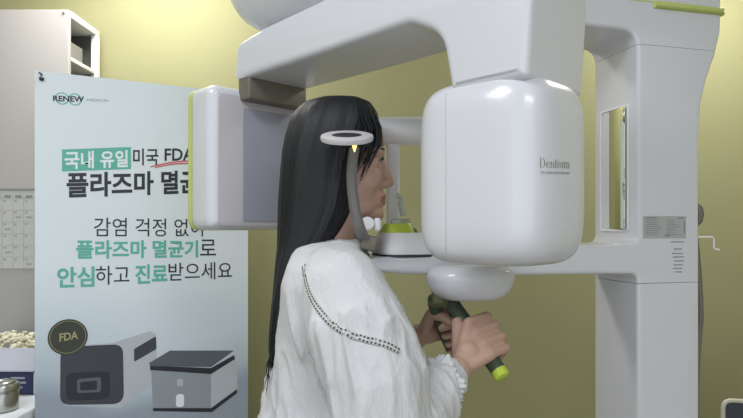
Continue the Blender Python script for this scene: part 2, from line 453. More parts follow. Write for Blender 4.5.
# post and bar of the forehead support
bm = B(); a = at(386.5, 140, 1.21); b_ = at(399, 140, 1.21)
box(bm, (a.x, 1.19, 1.35), (b_.x, 1.22, 1.585), 0.004); hs = obj('head_support_post', bm, WHITE2, root)
bm = B(); z0 = at(0, 145.5, 1.2).z; z1 = at(0, 117.5, 1.2).z
tube(bm, [(0.0, 1.2, (z0 + z1) / 2), (0.006, 1.2, (z0 + z1) / 2), (0.02, 1.2, (z0 + z1) / 2), (0.155, 1.2, (z0 + z1) / 2 + 0.001), (0.16, 1.2, (z0 + z1) / 2)], [0.018, 0.026, 0.029, 0.0295, 0.02], 28)
obj('head_support_bar', bm, WHITE2, hs)
# temple pad with its amber lamp and smoky strap
pc = at(347, 137.5, 0.955)
NN = 40; RT = Matrix.Rotation(math.radians(21), 3, 'X')
def oval(ax, ay, z): return [pc + RT @ Vector((ax * math.cos(2 * PI * i / NN), ay * math.sin(2 * PI * i / NN), z)) for i in range(NN)]
bm = B(); loft(bm, [oval(0.038, 0.034, -0.0055), oval(0.0425, 0.038, -0.0045), oval(0.0438, 0.039, 0.0), oval(0.0425, 0.038, 0.0035), oval(0.040, 0.0355, 0.0045), oval(0.025, 0.019, 0.0045), oval(0.0225, 0.017, -0.002)])
pad = obj('temple_pad', bm, GREYPANEL, root)
bm = B(); loft(bm, [oval(0.0245, 0.0186, 0.0005), oval(0.0243, 0.0184, 0.0042)]); obj('pad_recess', bm, DARK, pad)
bm = B(); q = at(354.5, 146.5, 0.955); lathe(bm, [(0.0008, -0.009), (0.0025, -0.004), (0.004, 0.0), (0.003, 0.004)], 16, Matrix.Translation(q)); obj('pointer_lamp', bm, AMBER, pad)
bm = B(); cl = [(354.5, 147, .962), (352.5, 160, .97), (351.5, 175, .98), (352.5, 192, .99), (355, 210, .998), (358.5, 225, 1.005), (363, 238, 1.015), (372, 246, 1.04)]
rg = []
for i, (px, py, d) in enumerate(cl):
    c = at(px, py, d); ww = 0.0085 + 0.0035 * (i / 7) ** 2
    rg.append([c + Vector((ww, 0.004, 0)), c + Vector((ww * 0.5, -0.001, 0)), c + Vector((-ww * 0.5, -0.001, 0)), c + Vector((-ww, 0.004, 0)), c + Vector((-ww * 0.5, 0.001, 0)), c + Vector((ww * 0.5, 0.001, 0))])
loft(bm, rg); obj('temple_strap', bm, STRAP, pad)
bm = B(); c = at(370, 243, 1.04); box(bm, (-0.016, -0.02, -0.014), (0.014, 0.04, 0.013), 0.005, M=Matrix.Translation(c) @ Matrix.Rotation(0.25, 4, 'Y')); obj('strap_clamp', bm, BROWN, pad)

# support pad under the arm, with the two patient handles
bm = B(); rings = []
for rr, z in ((0.30, 1.3325), (0.70, 1.332), (0.84, 1.329), (0.96, 1.321), (1.0, 1.314), (0.995, 1.308), (0.965, 1.298), (0.91, 1.288), (0.82, 1.279), (0.70, 1.2725), (0.60, 1.270), (0.35, 1.269)):
    rings.append(sellipse(0.180, 1.075, 0.0785 * rr, 0.072 * rr, E_, S_, z, 2.6, 56))
loft(bm, rings); spad = obj('handle_housing', bm, WHITE, root)
HB0, HB1 = at(452, 303, 1.085), at(503.5, 378, 1.0)
LB0, LB1 = at(434, 303, 1.13), at(454, 353, 1.2)
for (a, b, green) in ((HB0, HB1, True), (LB0, LB1, False)):
    bm = B(); d = (b - a).normalized()
    tube(bm, [a + d * k for k in (0, 0.02, 0.06, 0.1, (b - a).length - 0.016)], [0.013, 0.0135, 0.0145, 0.0145, 0.014], 20)
    h = obj('handle', bm, DKGREEN, root)
    bm = B(); tube(bm, [b - d * 0.0165, b - d * 0.012, b - d * 0.003, b], [0.014, 0.0146, 0.0142, 0.010], 20); obj('handle_tip', bm, LIME, h)
bm = B(); m0 = (HB0 + LB0) / 2
tube(bm, [LB0 + Vector((-.002, 0, .004)), m0 + Vector((0, 0, .006)), HB0 + Vector((.002, 0, .004))], 0.014, 16); box(bm, m0 + Vector((-.02, -.02, 0)), m0 + Vector((.03, .02, .025)), 0.005); obj('handle_bracket', bm, OLIVE, root)
# wire hook and dark cable at the back of the column
bm = B(); tube(bm, [at(672, 237, 1.26), at(707, 237, 1.26), at(712.5, 237.2, 1.26), at(713.6, 238.4, 1.26), at(713.8, 243, 1.26), at(714, 247.5, 1.26), at(715, 249.3, 1.26), at(719.5, 249.6, 1.26)], 0.0018, 8); obj('wire_hook', bm, WHITE2, root)
bm = B(); tube(bm, [at(695, 203, 1.232), at(698.5, 208, 1.232), at(699.6, 214, 1.232), at(698.5, 221, 1.232), at(694, 227, 1.232)], [0.004, 0.008, 0.009, 0.008, 0.004], 10)
tube(bm, [at(694, 227, 1.235), at(697, 250, 1.235), at(699, 275, 1.235), at(700.5, 300, 1.235), at(700.8, 318, 1.235), at(699, 340, 1.235), at(697, 365, 1.235), at(696, 420, 1.235), at(696, 560, 1.235), at(697, 700, 1.24)], 0.0055, 10); obj('cable', bm, BROWN, root)

# ------------------------------------------------------------ banner
BP0, BD = Vector((-0.93, 1.61, 0)), Vector((0.8815, 0.4722, 0)); BN = Vector((0.4722, -0.8815, 0))
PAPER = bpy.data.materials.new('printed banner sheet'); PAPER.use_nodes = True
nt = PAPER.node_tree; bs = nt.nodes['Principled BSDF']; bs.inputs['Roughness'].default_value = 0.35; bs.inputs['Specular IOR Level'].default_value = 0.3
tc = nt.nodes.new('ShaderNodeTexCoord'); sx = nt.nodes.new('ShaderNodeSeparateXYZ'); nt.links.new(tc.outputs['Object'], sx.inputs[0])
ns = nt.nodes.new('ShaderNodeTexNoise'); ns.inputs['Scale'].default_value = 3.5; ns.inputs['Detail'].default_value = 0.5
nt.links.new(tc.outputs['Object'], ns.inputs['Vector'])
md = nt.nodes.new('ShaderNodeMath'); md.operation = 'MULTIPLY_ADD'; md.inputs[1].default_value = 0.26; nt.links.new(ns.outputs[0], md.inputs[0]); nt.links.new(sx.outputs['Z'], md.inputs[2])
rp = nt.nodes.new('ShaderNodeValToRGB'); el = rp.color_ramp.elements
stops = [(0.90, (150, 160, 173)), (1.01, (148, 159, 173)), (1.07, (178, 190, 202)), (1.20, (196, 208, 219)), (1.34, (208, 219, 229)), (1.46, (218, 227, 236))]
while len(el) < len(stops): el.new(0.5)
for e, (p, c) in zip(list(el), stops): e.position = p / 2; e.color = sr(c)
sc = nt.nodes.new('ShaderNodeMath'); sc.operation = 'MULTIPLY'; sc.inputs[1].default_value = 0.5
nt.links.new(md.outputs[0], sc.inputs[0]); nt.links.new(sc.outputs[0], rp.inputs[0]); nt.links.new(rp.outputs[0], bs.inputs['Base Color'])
TEAL = mat('teal print', (98, 178, 164), 0.4, spec=0.3, mottle=0.01)
BLACKP = mat('charcoal print', (52, 56, 62), 0.4, spec=0.3, mottle=0.02)
GREYP = mat('grey print', (150, 160, 168), 0.4, spec=0.3, mottle=0.02)
WHITEP = mat('white print', (226, 234, 240), 0.4, spec=0.3, mottle=0.01)
REDP = mat('red print', (205, 84, 92), 0.4, spec=0.3, mottle=0.02)
DEV1 = mat('dark machine print', (66, 70, 78), 0.4, spec=0.3, mottle=0.06, mscale=10)
DEV2 = mat('mid grey machine print', (144, 151, 160), 0.4, spec=0.3, mottle=0.06, mscale=10)
DEV3 = mat('light machine print', (178, 185, 194), 0.4, spec=0.3, mottle=0.06, mscale=10)
DEV4 = mat('darker machine print', (48, 51, 58), 0.4, spec=0.3, mottle=0.06, mscale=10)
DEV5 = mat('badge print', (62, 66, 58), 0.4, spec=0.3, mottle=0.12, mscale=30)
DEV6 = mat('lid print', (92, 97, 106), 0.4, spec=0.3, mottle=0.06, mscale=10)
GOLD = mat('beige print', (170, 160, 120), 0.4, spec=0.3, mottle=0.03)

banner = thing('banner_stand', 'white standing banner advertising sterilizers with green and black lettering', 'banner', (-0.665, 1.752, 0))
def bpt(px, py, off=0.0):
    q = (px - CX) / F; u = (q * BP0.y - BP0.x) / (BD.x - q * BD.y); d = BP0.y + BD.y * u
    return BP0 + BD * u + BN * off + Vector((0, 0, EYE - (py - HY) / F * d))
ZT = bpt(36, 70.5).z
MBN = Matrix(((BD.x, 0, BN.x, BP0.x), (BD.y, 0, BN.y, BP0.y), (0, 1, 0, 0), (0, 0, 0, 1)))
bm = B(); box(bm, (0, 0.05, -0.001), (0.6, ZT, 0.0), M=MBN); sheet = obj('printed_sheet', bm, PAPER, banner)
bm = B()
for u0, z0, u1, z1 in ((0.3, 0.9, 0.03, ZT - 0.02), (0.3, 0.9, 0.57, ZT - 0.02), (0.3, 0.9, 0.03, 0.07), (0.3, 0.9, 0.57, 0.07)):
    tube(bm, [MBN @ Vector((u0, z0, -0.03)), MBN @ Vector((u1, z1, -0.008))], 0.004, 8)
obj('cross_poles', bm, DARK, banner)
bm = B()
for u in (0.12, 0.48):
    tube(bm, [MBN @ Vector((0.3, 0.9, -0.03)), MBN @ Vector((u, 0.006, -0.22))], 0.005, 8)
    tube(bm, [MBN @ Vector((u, 0.05, -0.003)), MBN @ Vector((u, 0.006, -0.003)), MBN @ Vector((u, 0.006, -0.22))], 0.005, 8)
obj('stand_feet', bm, DARK, banner)
def poly(name, pts, off, m, rad=0.0, par=None):
    P = [bpt(px, py, off) for px, py in pts]; bm = B()
    if rad:
        uv = [((p - BP0).dot(BD), p.z, rad) for p in P]
        P = [BP0 + BD * q[0] + BN * off + Vector((0, 0, q[1])) for q in rounded(uv, 6)]
    bm.faces.new([bm.verts.new(p) for p in P]); return obj(name, bm, m, par or sheet)
def disc(name, px, py, r, off, m, r2=0.0, n=40):
    c = bpt(px, py, off); k = r * BP0.y / F; bm = B()
    o = [bm.verts.new(c + BD * k * math.cos(2 * PI * i / n) + Vector((0, 0, k * math.sin(2 * PI * i / n)))) for i in range(n)]
    if r2:
        k2 = r2 * BP0.y / F
        q = [bm.verts.new(c + BD * k2 * math.cos(2 * PI * i / n) + Vector((0, 0, k2 * math.sin(2 * PI * i / n)))) for i in range(n)]
        for i in range(n): bm.faces.new((o[i], o[(i + 1) % n], q[(i + 1) % n], q[i]))
    else: bm.faces.new(o)
    return obj(name, bm, m, sheet)
def btext(body, px0, px1, top, bot, m, bold=0.0, off=0.0008, rslope=0.0):
    """top, bot: pixel rows at px0; rows shift by rslope per pixel towards px1"""
    bm = text_mesh(body, bold)
    a0, a1 = bpt(px0, bot, off), bpt(px1, bot + rslope * (px1 - px0), off)
    h0 = bpt(px0, top, off).z - a0.z
    for v in bm.verts:
        p = a0 + (a1 - a0) * v.co.x; p.z += h0 * v.co.y; v.co = p
    return obj('printed_text', bm, m, sheet)
disc('logo_ring', 62, 98.5, 6.2, 0.0006, TEAL, 5.2); disc('logo_ring', 75, 99.5, 6.2, 0.0006, TEAL, 5.2)
btext('RENEW', 53, 84, 95.5, 101.3, BLACKP, 0.028, rslope=0.03)
btext('MEDICAL', 87, 109, 98.6, 101.2, GREYP, 0.0, rslope=0.03)
poly('colour_block', [(62, 149.5), (131, 147), (131, 169), (62, 171.5)], 0.0006, TEAL)
btext('국내 유일', 64.5, 128, 151.5, 169.5, WHITEP, 0.028, 0.0012, -0.035)
btext('미국', 133, 158.5, 148.5, 165.5, BLACKP, 0.016, rslope=-0.015)
btext('FDA', 164.5, 194, 148.5, 161.0, BLACKP, 0.02, rslope=-0.02)
btext('플라즈마 멸균기', 66.5, 216, 172.5, 198.0, BLACKP, 0.029, rslope=-0.035)
bm = B()
for k, (a, b) in enumerate((((150.5, 167.5), (189, 161.5)), ((155, 168.2), (189, 164)))):
    p = [bpt(a[0] + (b[0] - a[0]) * i / 8, a[1] + (b[1] - a[1]) * i / 8 - 1.2 * math.sin(PI * i / 8), 0.0014) for i in range(9)]
    for i in range(8):
        bm.faces.new([bm.verts.new(q) for q in (p[i], p[i + 1], p[i + 1] + Vector((0, 0, 0.0035)), p[i] + Vector((0, 0, 0.0035)))])
obj('red_underline', bm, REDP, sheet)
btext('감염 걱정 없이', 94, 203, 217.5, 236.5, BLACKP, 0.002)
btext('플라즈마 멸균기', 76, 198, 240, 259, TEAL, 0.029, rslope=-0.012)
btext('로', 200, 216, 239.5, 255.5, BLACKP, 0.003, rslope=-0.01)
btext('안심', 57, 94.5, 267, 288, TEAL, 0.029, rslope=-0.035)
btext('하고', 95.5, 129.5, 266, 285, BLACKP, 0.003, rslope=-0.035)
btext('진료', 135, 167.5, 264.5, 284, TEAL, 0.029, rslope=-0.035)
btext('받으세요', 168.5, 232, 263, 281, BLACKP, 0.003, rslope=-0.035)
# printed picture of two sterilizers and a round badge
poly('printed_picture', [(62, 352), (68, 346), (112, 343), (150, 331), (156, 334), (157, 380), (120, 408), (66, 406), (60, 398)], 0.0004, DEV3)
poly('printed_picture', [(60.5, 347), (123, 344), (124, 404), (60, 405)], 0.0006, DEV1, 0.03)
poly('printed_picture', [(66, 373), (110, 371), (110, 399), (66, 401)], 0.0008, DEV4, 0.02)
poly('printed_picture', [(77, 379), (101, 377), (101, 392), (77, 393)], 0.0010, DEV6, 0.008)
poly('printed_picture', [(80, 382), (97, 380.5), (97, 389.5), (80, 390.5)], 0.0012, DEV4, 0.006)
poly('printed_picture', [(134, 349), (156, 336), (156.5, 349), (134, 362)], 0.0006, DEV1, 0.004)
poly('printed_picture', [(151, 367), (211, 372), (211, 409), (153, 409)], 0.0005, DEV2)
poly('printed_picture', [(211, 372), (236, 355), (237.5, 390), (211, 409)], 0.0005, DEV3)
poly('printed_picture', [(150, 365), (160, 366), (211, 368), (234, 355), (235, 359), (211, 374), (150, 370)], 0.0007, DEV4)
poly('printed_picture', [(149, 363), (170, 350.5), (234, 350.5), (211, 367), (150, 366)], 0.0008, DEV6)
poly('printed_picture', [(176, 394), (184, 394), (184, 407), (176, 407)], 0.0008, WHITEP, 0.01)
poly('printed_picture', [(177, 379), (183, 379), (183, 386), (177, 386)], 0.0008, DEV3, 0.004)
poly('printed_picture', [(153, 408), (211, 408), (237, 389), (237, 393), (212, 412), (153, 411)], 0.0009, DEV4)
disc('printed_badge', 68, 337, 18.3, 0.0012, DEV5); disc('printed_badge', 68, 337, 16.6, 0.0014, GOLD, 16.2)
btext('FDA', 59.5, 78, 333.5, 341.5, GOLD, 0.02, 0.0016, -0.15)
btext('STERILINK', 74, 108, 352, 355, DEV2, 0.0, 0.0012, -0.02) if False else None
# corner clips
bm = B(); c = bpt(40.5, 77, 0.002); tube(bm, [c + Vector((-.004, 0, .012)), c + Vector((.002, 0, .009)), c + Vector((.003, 0, -.002))], 0.0025, 8)
bmesh.ops.create_uvsphere(bm, u_segments=14, v_segments=8, radius=0.0065, matrix=Matrix.Translation(c + Vector((.003, 0, -.005)))); obj('corner_clip', bm, DARK, banner)
bm = B(); c = bpt(243, 96, 0.002); tube(bm, [c + Vector((.004, 0, .012)), c + Vector((-.002, 0, .009)), c + Vector((-.003, 0, -.002))], 0.0025, 8); obj('corner_clip', bm, DARK, banner)

# ------------------------------------------------------------ cabinet on a counter, with what stands there
CAB = mat('light grey laminate', (174, 171, 170), 0.5, spec=0.3, mottle=0.012, mscale=60)
CABW = mat('white cabinet edge', (215, 216, 214), 0.4, mottle=0.01)
CTOP = mat('white counter top', (214, 220, 228), 0.3, mottle=0.015, mscale=30)
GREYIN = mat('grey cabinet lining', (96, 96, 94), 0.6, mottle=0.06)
GREYBX = mat('grey carton', (132, 130, 126), 0.6, mottle=0.05)
NAVY = mat('navy printed carton', (42, 46, 84), 0.5, mottle=0.06, mscale=30)
CARTW = mat('white carton', (206, 208, 222), 0.5, mottle=0.01)
CREAM = mat('cream cotton', (226, 222, 200), 0.9, spec=0.1, bump=0.4, bscale=200, mottle=0.06, mscale=60)
STEEL = mat('brushed steel', (176, 176, 172), 0.25, metal=0.9, mottle=0.05)
CPAPER = mat('calendar paper', (192, 192, 190), 0.6, mottle=0.01)
CPGREY = mat('calendar ink', (158, 160, 160), 0.6, mottle=0.02)

ctr = thing('counter', 'white-topped counter at the wall, partly hidden by the banner', 'counter', (-1.46, 1.82, 0))
bm = B(); box(bm, (-1.98, 1.46, 0.87), (-0.938, 2.18, 0.90), 0.004); obj('counter_top', bm, CTOP, ctr)
bm = B(); box(bm, (-1.97, 1.50, 0.10), (-0.955, 2.18, 0.87), 0.003); box(bm, (-1.97, 1.56, 0), (-0.965, 2.17, 0.10)); obj('counter_body', bm, CAB, ctr)
for x in (-1.95, -1.61, -1.27):
    bm = B(); box(bm, (x, 1.484, 0.12), (x + 0.33, 1.5, 0.85), 0.003); dd = obj('door', bm, CABW, ctr)
    bm = B(); tube(bm, [(x + 0.29, 1.484, 0.62), (x + 0.29, 1.465, 0.63), (x + 0.29, 1.465, 0.74), (x + 0.29, 1.484, 0.75)], 0.005, 8); obj('handle', bm, STEEL, dd)

XE, YF, YB = -1.012, 1.95, 2.17
TOPZ = 2.131
cab = thing('wall_cabinet', 'tall light grey cabinet with an open end shelf above the counter', 'cabinet', (-1.4, 2.06, 0.90))
bm = B(); box(bm, (-1.80, YF, 0.905), (XE - 0.002, YF + 0.018, TOPZ), 0.002); front = obj('front_panel', bm, CAB, cab)
bm = B(); lathe(bm, [(0.004, 0), (0.0045, 0.002), (0.003, 0.0035)], 14, Matrix.Translation(at(64, 12.5, YF)) @ Matrix.Rotation(PI / 2, 4, 'X')); obj('screw_cap', bm, CPGREY, front)
bm = B(); box(bm, (-1.80, YF + 0.019, TOPZ - 0.022), (XE, YB, TOPZ), 0.001); obj('top_panel', bm, CABW, cab)
bm = B(); box(bm, (-1.80, YF + 0.019, 0.902), (XE, YB, 0.925)); obj('bottom_panel', bm, CABW, cab)
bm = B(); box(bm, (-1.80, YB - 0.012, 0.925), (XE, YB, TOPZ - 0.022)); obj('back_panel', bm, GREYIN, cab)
bm = B(); box(bm, (XE - 0.018, YB - 0.03, 0.925), (XE + 0.001, YB + 0.001, TOPZ - 0.0225), 0.001); obj('end_post', bm, CABW, cab)
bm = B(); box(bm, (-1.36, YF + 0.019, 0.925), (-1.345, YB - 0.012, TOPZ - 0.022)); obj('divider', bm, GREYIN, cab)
for z in (1.965, 1.62, 1.28):
    bm = B(); box(bm, (-1.345, YF + 0.019, z), (XE - 0.004, YB - 0.012, z + 0.014), 0.001); obj('shelf', bm, CABW, cab)
b = B(); box(b, (-1.19, 2.0, 1.979), (-1.04, 2.10, 2.045), 0.003); o = obj('carton', b, GREYBX); tag(o, 'small grey carton on the upper shelf inside the open cabinet end', 'box')
cal = thing('wall_calendar', 'grey printed month calendar hung on the cabinet front', 'calendar', (-1.26, YF - 0.001, 1.25))
cx0, cx1 = at(-40, 200, YF).x, at(35, 200, YF).x; cz0, cz1 = at(0, 268.5, YF).z, at(0, 189.5, YF).z
bm = B(); box(bm, (cx0, YF - 0.003, cz0), (cx1, YF - 0.0004, cz1)); obj('calendar_sheet', bm, CPAPER, cal)
bm = B()
for k in range(8): x = cx0 + (cx1 - cx0) * k / 7; box(bm, (x - 0.0005, YF - 0.0034, cz0), (x + 0.0005, YF - 0.0028, cz1 - 0.02))
for k in range(7): z = cz0 + (cz1 - 0.03 - cz0) * k / 6; box(bm, (cx0, YF - 0.0034, z - 0.0005), (cx1, YF - 0.0028, z + 0.0005))
obj('date_grid', bm, CPGREY, cal)
bm = B(); random.seed(7)
for r in range(6):
    for c in range(7):
        x = cx0 + (cx1 - cx0) * (c + 0.12) / 7; z = cz0 + (cz1 - 0.03 - cz0) * (r + 0.72) / 6
        box(bm, (x, YF - 0.0034, z), (x + 0.008, YF - 0.0028, z + 0.006))
        if random.random() < 0.25: box(bm, (x + 0.004, YF - 0.0034, z - 0.016), (x + 0.024, YF - 0.0028, z - 0.010))
obj('date_print', bm, CPGREY, cal)
bm = B()
for c in range(7): x = cx0 + (cx1 - cx0) * (c + 0.2) / 7; box(bm, (x, YF - 0.0034, cz1 - 0.028), (x + 0.022, YF - 0.0028, cz1 - 0.019))
box(bm, (cx0, YF - 0.005, cz1 - 0.004), (cx1, YF - 0.0005, cz1 + 0.003)); obj('calendar_header', bm, INK, cal)

def carton(name, x0, x1, y0, y1, z0, z1, label, group=None):
    r = thing(name, label, 'box', ((x0 + x1) / 2, (y0 + y1) / 2, z0), group)
    bm = B(); box(bm, (x0, y0, z0), (x1, y1, z1), 0.002); obj('carton_body', bm, NAVY, r)
    bm = B(); xs = x1 - 0.016
    box(bm, (xs, y0 - 0.0005, z0 + 0.002), (x1 - 0.004, y0 + 0.001, z1 - 0.002)); obj('white_band', bm, CARTW, r)
    bm = B()
    for k, wd in enumerate((0.55, 0.6, 0.45)):
        z = z1 - (z1 - z0) * (0.32 + 0.2 * k); box(bm, (xs - 0.068, y0 - 0.0005, z), (xs - 0.068 + 0.075 * wd, y0 + 0.001, z + 0.006))
    obj('printed_lines', bm, GREYP, r)
    bm = B(); box(bm, ((x0 + x1) / 2 - 0.022, y0 + 0.01, z1 - 0.0005), ((x0 + x1) / 2 + 0.022, y0 + 0.05, z1 + 0.0006)); obj('white_label', bm, CARTW, r)
    return r
carton('navy_carton', -1.195, -0.995, 1.745, 1.85, 0.901, 0.970, 'navy blue carton with white end band under the white tray', None)
r = thing('navy_carton', 'tall navy blue carton behind the white tray of cotton', 'box', (-0.99, 1.91, 0.901))
bm = B(); box(bm, (-1.09, 1.882, 0.901), (-0.975, 1.944, 1.055), 0.002); obj('carton_body', bm, NAVY, r)

tray = thing('open_tray', 'white open cardboard tray heaped with cotton rolls on navy cartons', 'tray', (-1.08, 1.80, 0.972))
bm = B(); ty0, ty1, tx0, tx1, tz0, tz1 = 1.735, 1.872, -1.20, -1.002, 0.972, 1.042
box(bm, (tx0, ty0, tz0), (tx1, ty1, tz0 + 0.004)); box(bm, (tx0, ty0, tz0), (tx1, ty0 + 0.003, tz1)); box(bm, (tx0, ty1 - 0.003, tz0), (tx1, ty1, tz1)); box(bm, (tx0, ty0, tz0), (tx0 + 0.003, ty1, tz1)); box(bm, (tx1 - 0.003, ty0, tz0), (tx1, ty1, tz1))
obj('tray_body', bm, CARTW, tray)
bm = B(); box(bm, (-1.145, ty0 - 0.0006, 0.985), (-1.128, ty0 + 0.001, 0.998), 0.0); obj('printed_mark', bm, INK, tray)
random.seed(11); bm = B()
for k in range(260):
    x, y = random.uniform(tx0 + 0.014, tx1 - 0.014), random.uniform(ty0 + 0.014, ty1 - 0.014)
    e = 1 - abs((x - (tx0 + tx1) / 2) / 0.1) ** 4
    z = tz0 + 0.012 + random.random() * (0.064 + 0.022 * e)
    a = random.uniform(0, PI); t = random.uniform(-0.3, 0.3); d = Vector((math.cos(a) * math.cos(t), math.sin(a) * math.cos(t), math.sin(t))) * 0.008
    tube(bm, [Vector((x, y, z)) - d, Vector((x, y, z)) + d], 0.0048, 7)
tag(obj('cotton_rolls', bm, CREAM), 'loose heap of cream cotton rolls filling the white tray', 'cotton', kind='stuff')

tc_ = at(3, 400, 1.60); tin = thing('steel_tin', 'round steel tin with a domed lid on the counter', 'tin', (tc_.x, 1.60, 0.901))
Mt = Matrix.Translation((tc_.x, 1.60, 0.901))
bm = B(); lathe(bm, [(0.034, 0.0), (0.0375, 0.003), (0.0385, 0.02), (0.0385, 0.052), (0.036, 0.056)], 36, Mt); obj('tin_body', bm, STEEL, tin)
bm = B(); lathe(bm, [(0.0395, 0.050), (0.0405, 0.053), (0.0405, 0.066), (0.038, 0.072), (0.028, 0.076), (0.010, 0.0785)], 36, Mt); lid = obj('lid', bm, STEEL, tin)
bm = B(); lathe(bm, [(0.030, 0.0745), (0.031, 0.078), (0.029, 0.0795), (0.027, 0.077)], 32, Mt); obj('lid_rim', bm, STEEL, lid)

# ------------------------------------------------------------ chair at the lower right
CHF = mat('slate blue upholstery', (62, 66, 74), 0.8, bump=0.3, bscale=400, mottle=0.05, mscale=50)
PIPE = mat('pale piping', (190, 188, 172), 0.5, mottle=0.02)
ch = thing('office_chair', 'slate blue chair with pale piping standing right of the scanner column', 'chair', (1.12, 1.62, 0))
MCH = Matrix(((1, 0, 0, 0.905), (0, 0, 1, 1.50), (0, 1, 0, 0), (0, 0, 0, 1)))
ztop = at(0, 402.5, 1.50).z
ol = rounded([(0.0, ztop - 0.42, 0.05), (0.43, ztop - 0.42, 0.05), (0.44, ztop - 0.018, 0.05), (0.22, ztop - 0.006, 0), (-0.004, ztop + 0.008, 0.022)])
back = extruded('backrest', ol, 0.009, 0.006, MCH, CHF, ch)
bm = B(); pp = [MCH @ Vector((p[0], p[1], -0.005)) for p in ol]; tube(bm, pp + [pp[0]], 0.0055, 8); obj('piping', bm, PIPE, back)
bm = B(); box(bm, (0.90, 1.53, 0.43), (1.35, 1.98, 0.50), 0.03); obj('seat', bm, CHF, ch)
bm = B(); box(bm, (1.09, 1.515, 0.44), (1.16, 1.535, ztop - 0.3), 0.006); obj('back_bracket', bm, DARK, ch)
bm = B(); lathe(bm, [(0.03, 0.09), (0.03, 0.25), (0.02, 0.25), (0.02, 0.43)], 20, Matrix.Translation((1.125, 1.75, 0))); obj('gas_post', bm, STEEL, ch)
for k in range(5):
    a = 2 * PI * k / 5 + 0.3; d = Vector((math.cos(a), math.sin(a), 0)); c = Vector((1.125, 1.75, 0))
    bm = B(); tube(bm, [c + Vector((0, 0, 0.11)), c + d * 0.15 + Vector((0, 0, 0.09)), c + d * 0.26 + Vector((0, 0, 0.065))], [0.024, 0.02, 0.015], 12); lg = obj('leg', bm, DARK, ch)
    bm = B(); lathe(bm, [(0.012, -0.012), (0.026, -0.01), (0.0275, 0), (0.026, 0.01), (0.012, 0.012)], 20, Matrix.Translation(c + d * 0.26 + Vector((0, 0, 0.0275))) @ Matrix.Rotation(a, 4, 'Z') @ Matrix.Rotation(PI / 2, 4, 'X')); obj('caster', bm, DARK, lg)

# ------------------------------------------------------------ person
SKIN = mat('skin', (180, 148, 132), 0.5, spec=0.3, bump=0.08, bscale=300, mottle=0.05, mscale=25)
LIPS = mat('lips', (160, 92, 90), 0.4, mottle=0.05)
HAIR = mat('black hair', (23, 25, 30), 0.48, spec=0.35, bump=0.35, bscale=60, stretch=(9, 9, 0.35))
CLOTH = mat('white crinkled gauze', (202, 202, 206), 0.85, spec=0.15, bump=0.5, bscale=110, stretch=(1.8, 1.8, 0.6), mottle=0.03, mscale=120)
LACE = mat('white lace', (200, 200, 200), 0.9, spec=0.1, bump=0.4, bscale=500)
LACED = mat('dark lace openwork', (88, 86, 86), 0.9, spec=0.1, mottle=0.05)
TROU = mat('dark trousers', (50, 52, 60), 0.85, bump=0.2, bscale=300)
SHOE = mat('dark shoe leather', (36, 34, 34), 0.4, mottle=0.05)
EYEW = mat('eye white', (222, 218, 212), 0.2, mottle=0.01)
IRIS = mat('brown iris', (48, 32, 24), 0.2, mottle=0.05)

person = thing('person', 'person with long black hair in a white lace-trimmed blouse gripping the scanner handles', 'person', (-0.09, 1.10, 0))
HC = Vector((-0.057, 1.10, 1.520))
def H(x, y, z): return HC + Vector((x, y, z))
bm = B()
ball(bm, H(-0.015, 0, 0.032), (0.092, 0.074, 0.080)); ball(bm, H(0.032, 0, 0.042), (0.050, 0.058, 0.052))
ball(bm, H(0.026, 0, -0.022), (0.052, 0.060, 0.078)); ball(bm, H(0.030, 0, -0.072), (0.044, 0.044, 0.034)); ball(bm, H(0.062, 0, -0.093), (0.019, 0.021, 0.017))
for s in (-1, 1):
    ball(bm, H(0.048, s * 0.034, -0.030), (0.028, 0.022, 0.026)); ball(bm, H(0.066, s * 0.030, 0.017), (0.016, 0.024, 0.009))
    ball(bm, H(0.083, s * 0.0100, -0.037), 0.0080); ball(bm, H(-0.012, s * 0.072, -0.012), (0.017, 0.007, 0.028)); ball(bm, H(0.066, s * 0.031, 0.001), (0.010, 0.015, 0.010))
capsule(bm, H(0.074, 0, 0.008), 0.0078, H(0.0905, 0, -0.034), 0.0098); ball(bm, H(0.0765, 0, -0.060), (0.009, 0.021, 0.0075)); ball(bm, H(0.0750, 0, -0.072), (0.009, 0.019, 0.008)); ball(bm, H(0.066, 0, -0.062), (0.016, 0.028, 0.022))
capsule(bm, (-0.085, 1.10, 1.34), 0.056, (-0.062, 1.10, 1.45), 0.050)
ball(bm, (-0.085, 1.10, 1.24), (0.085, 0.150, 0.13)); ball(bm, (-0.09, 1.10, 1.06), (0.08, 0.125, 0.16)); ball(bm, (-0.095, 1.10, 0.92), (0.095, 0.155, 0.12))
capsule(bm, (-0.07, 0.985, 1.308), 0.040, (-0.07, 1.215, 1.308), 0.040)
ARM = {}
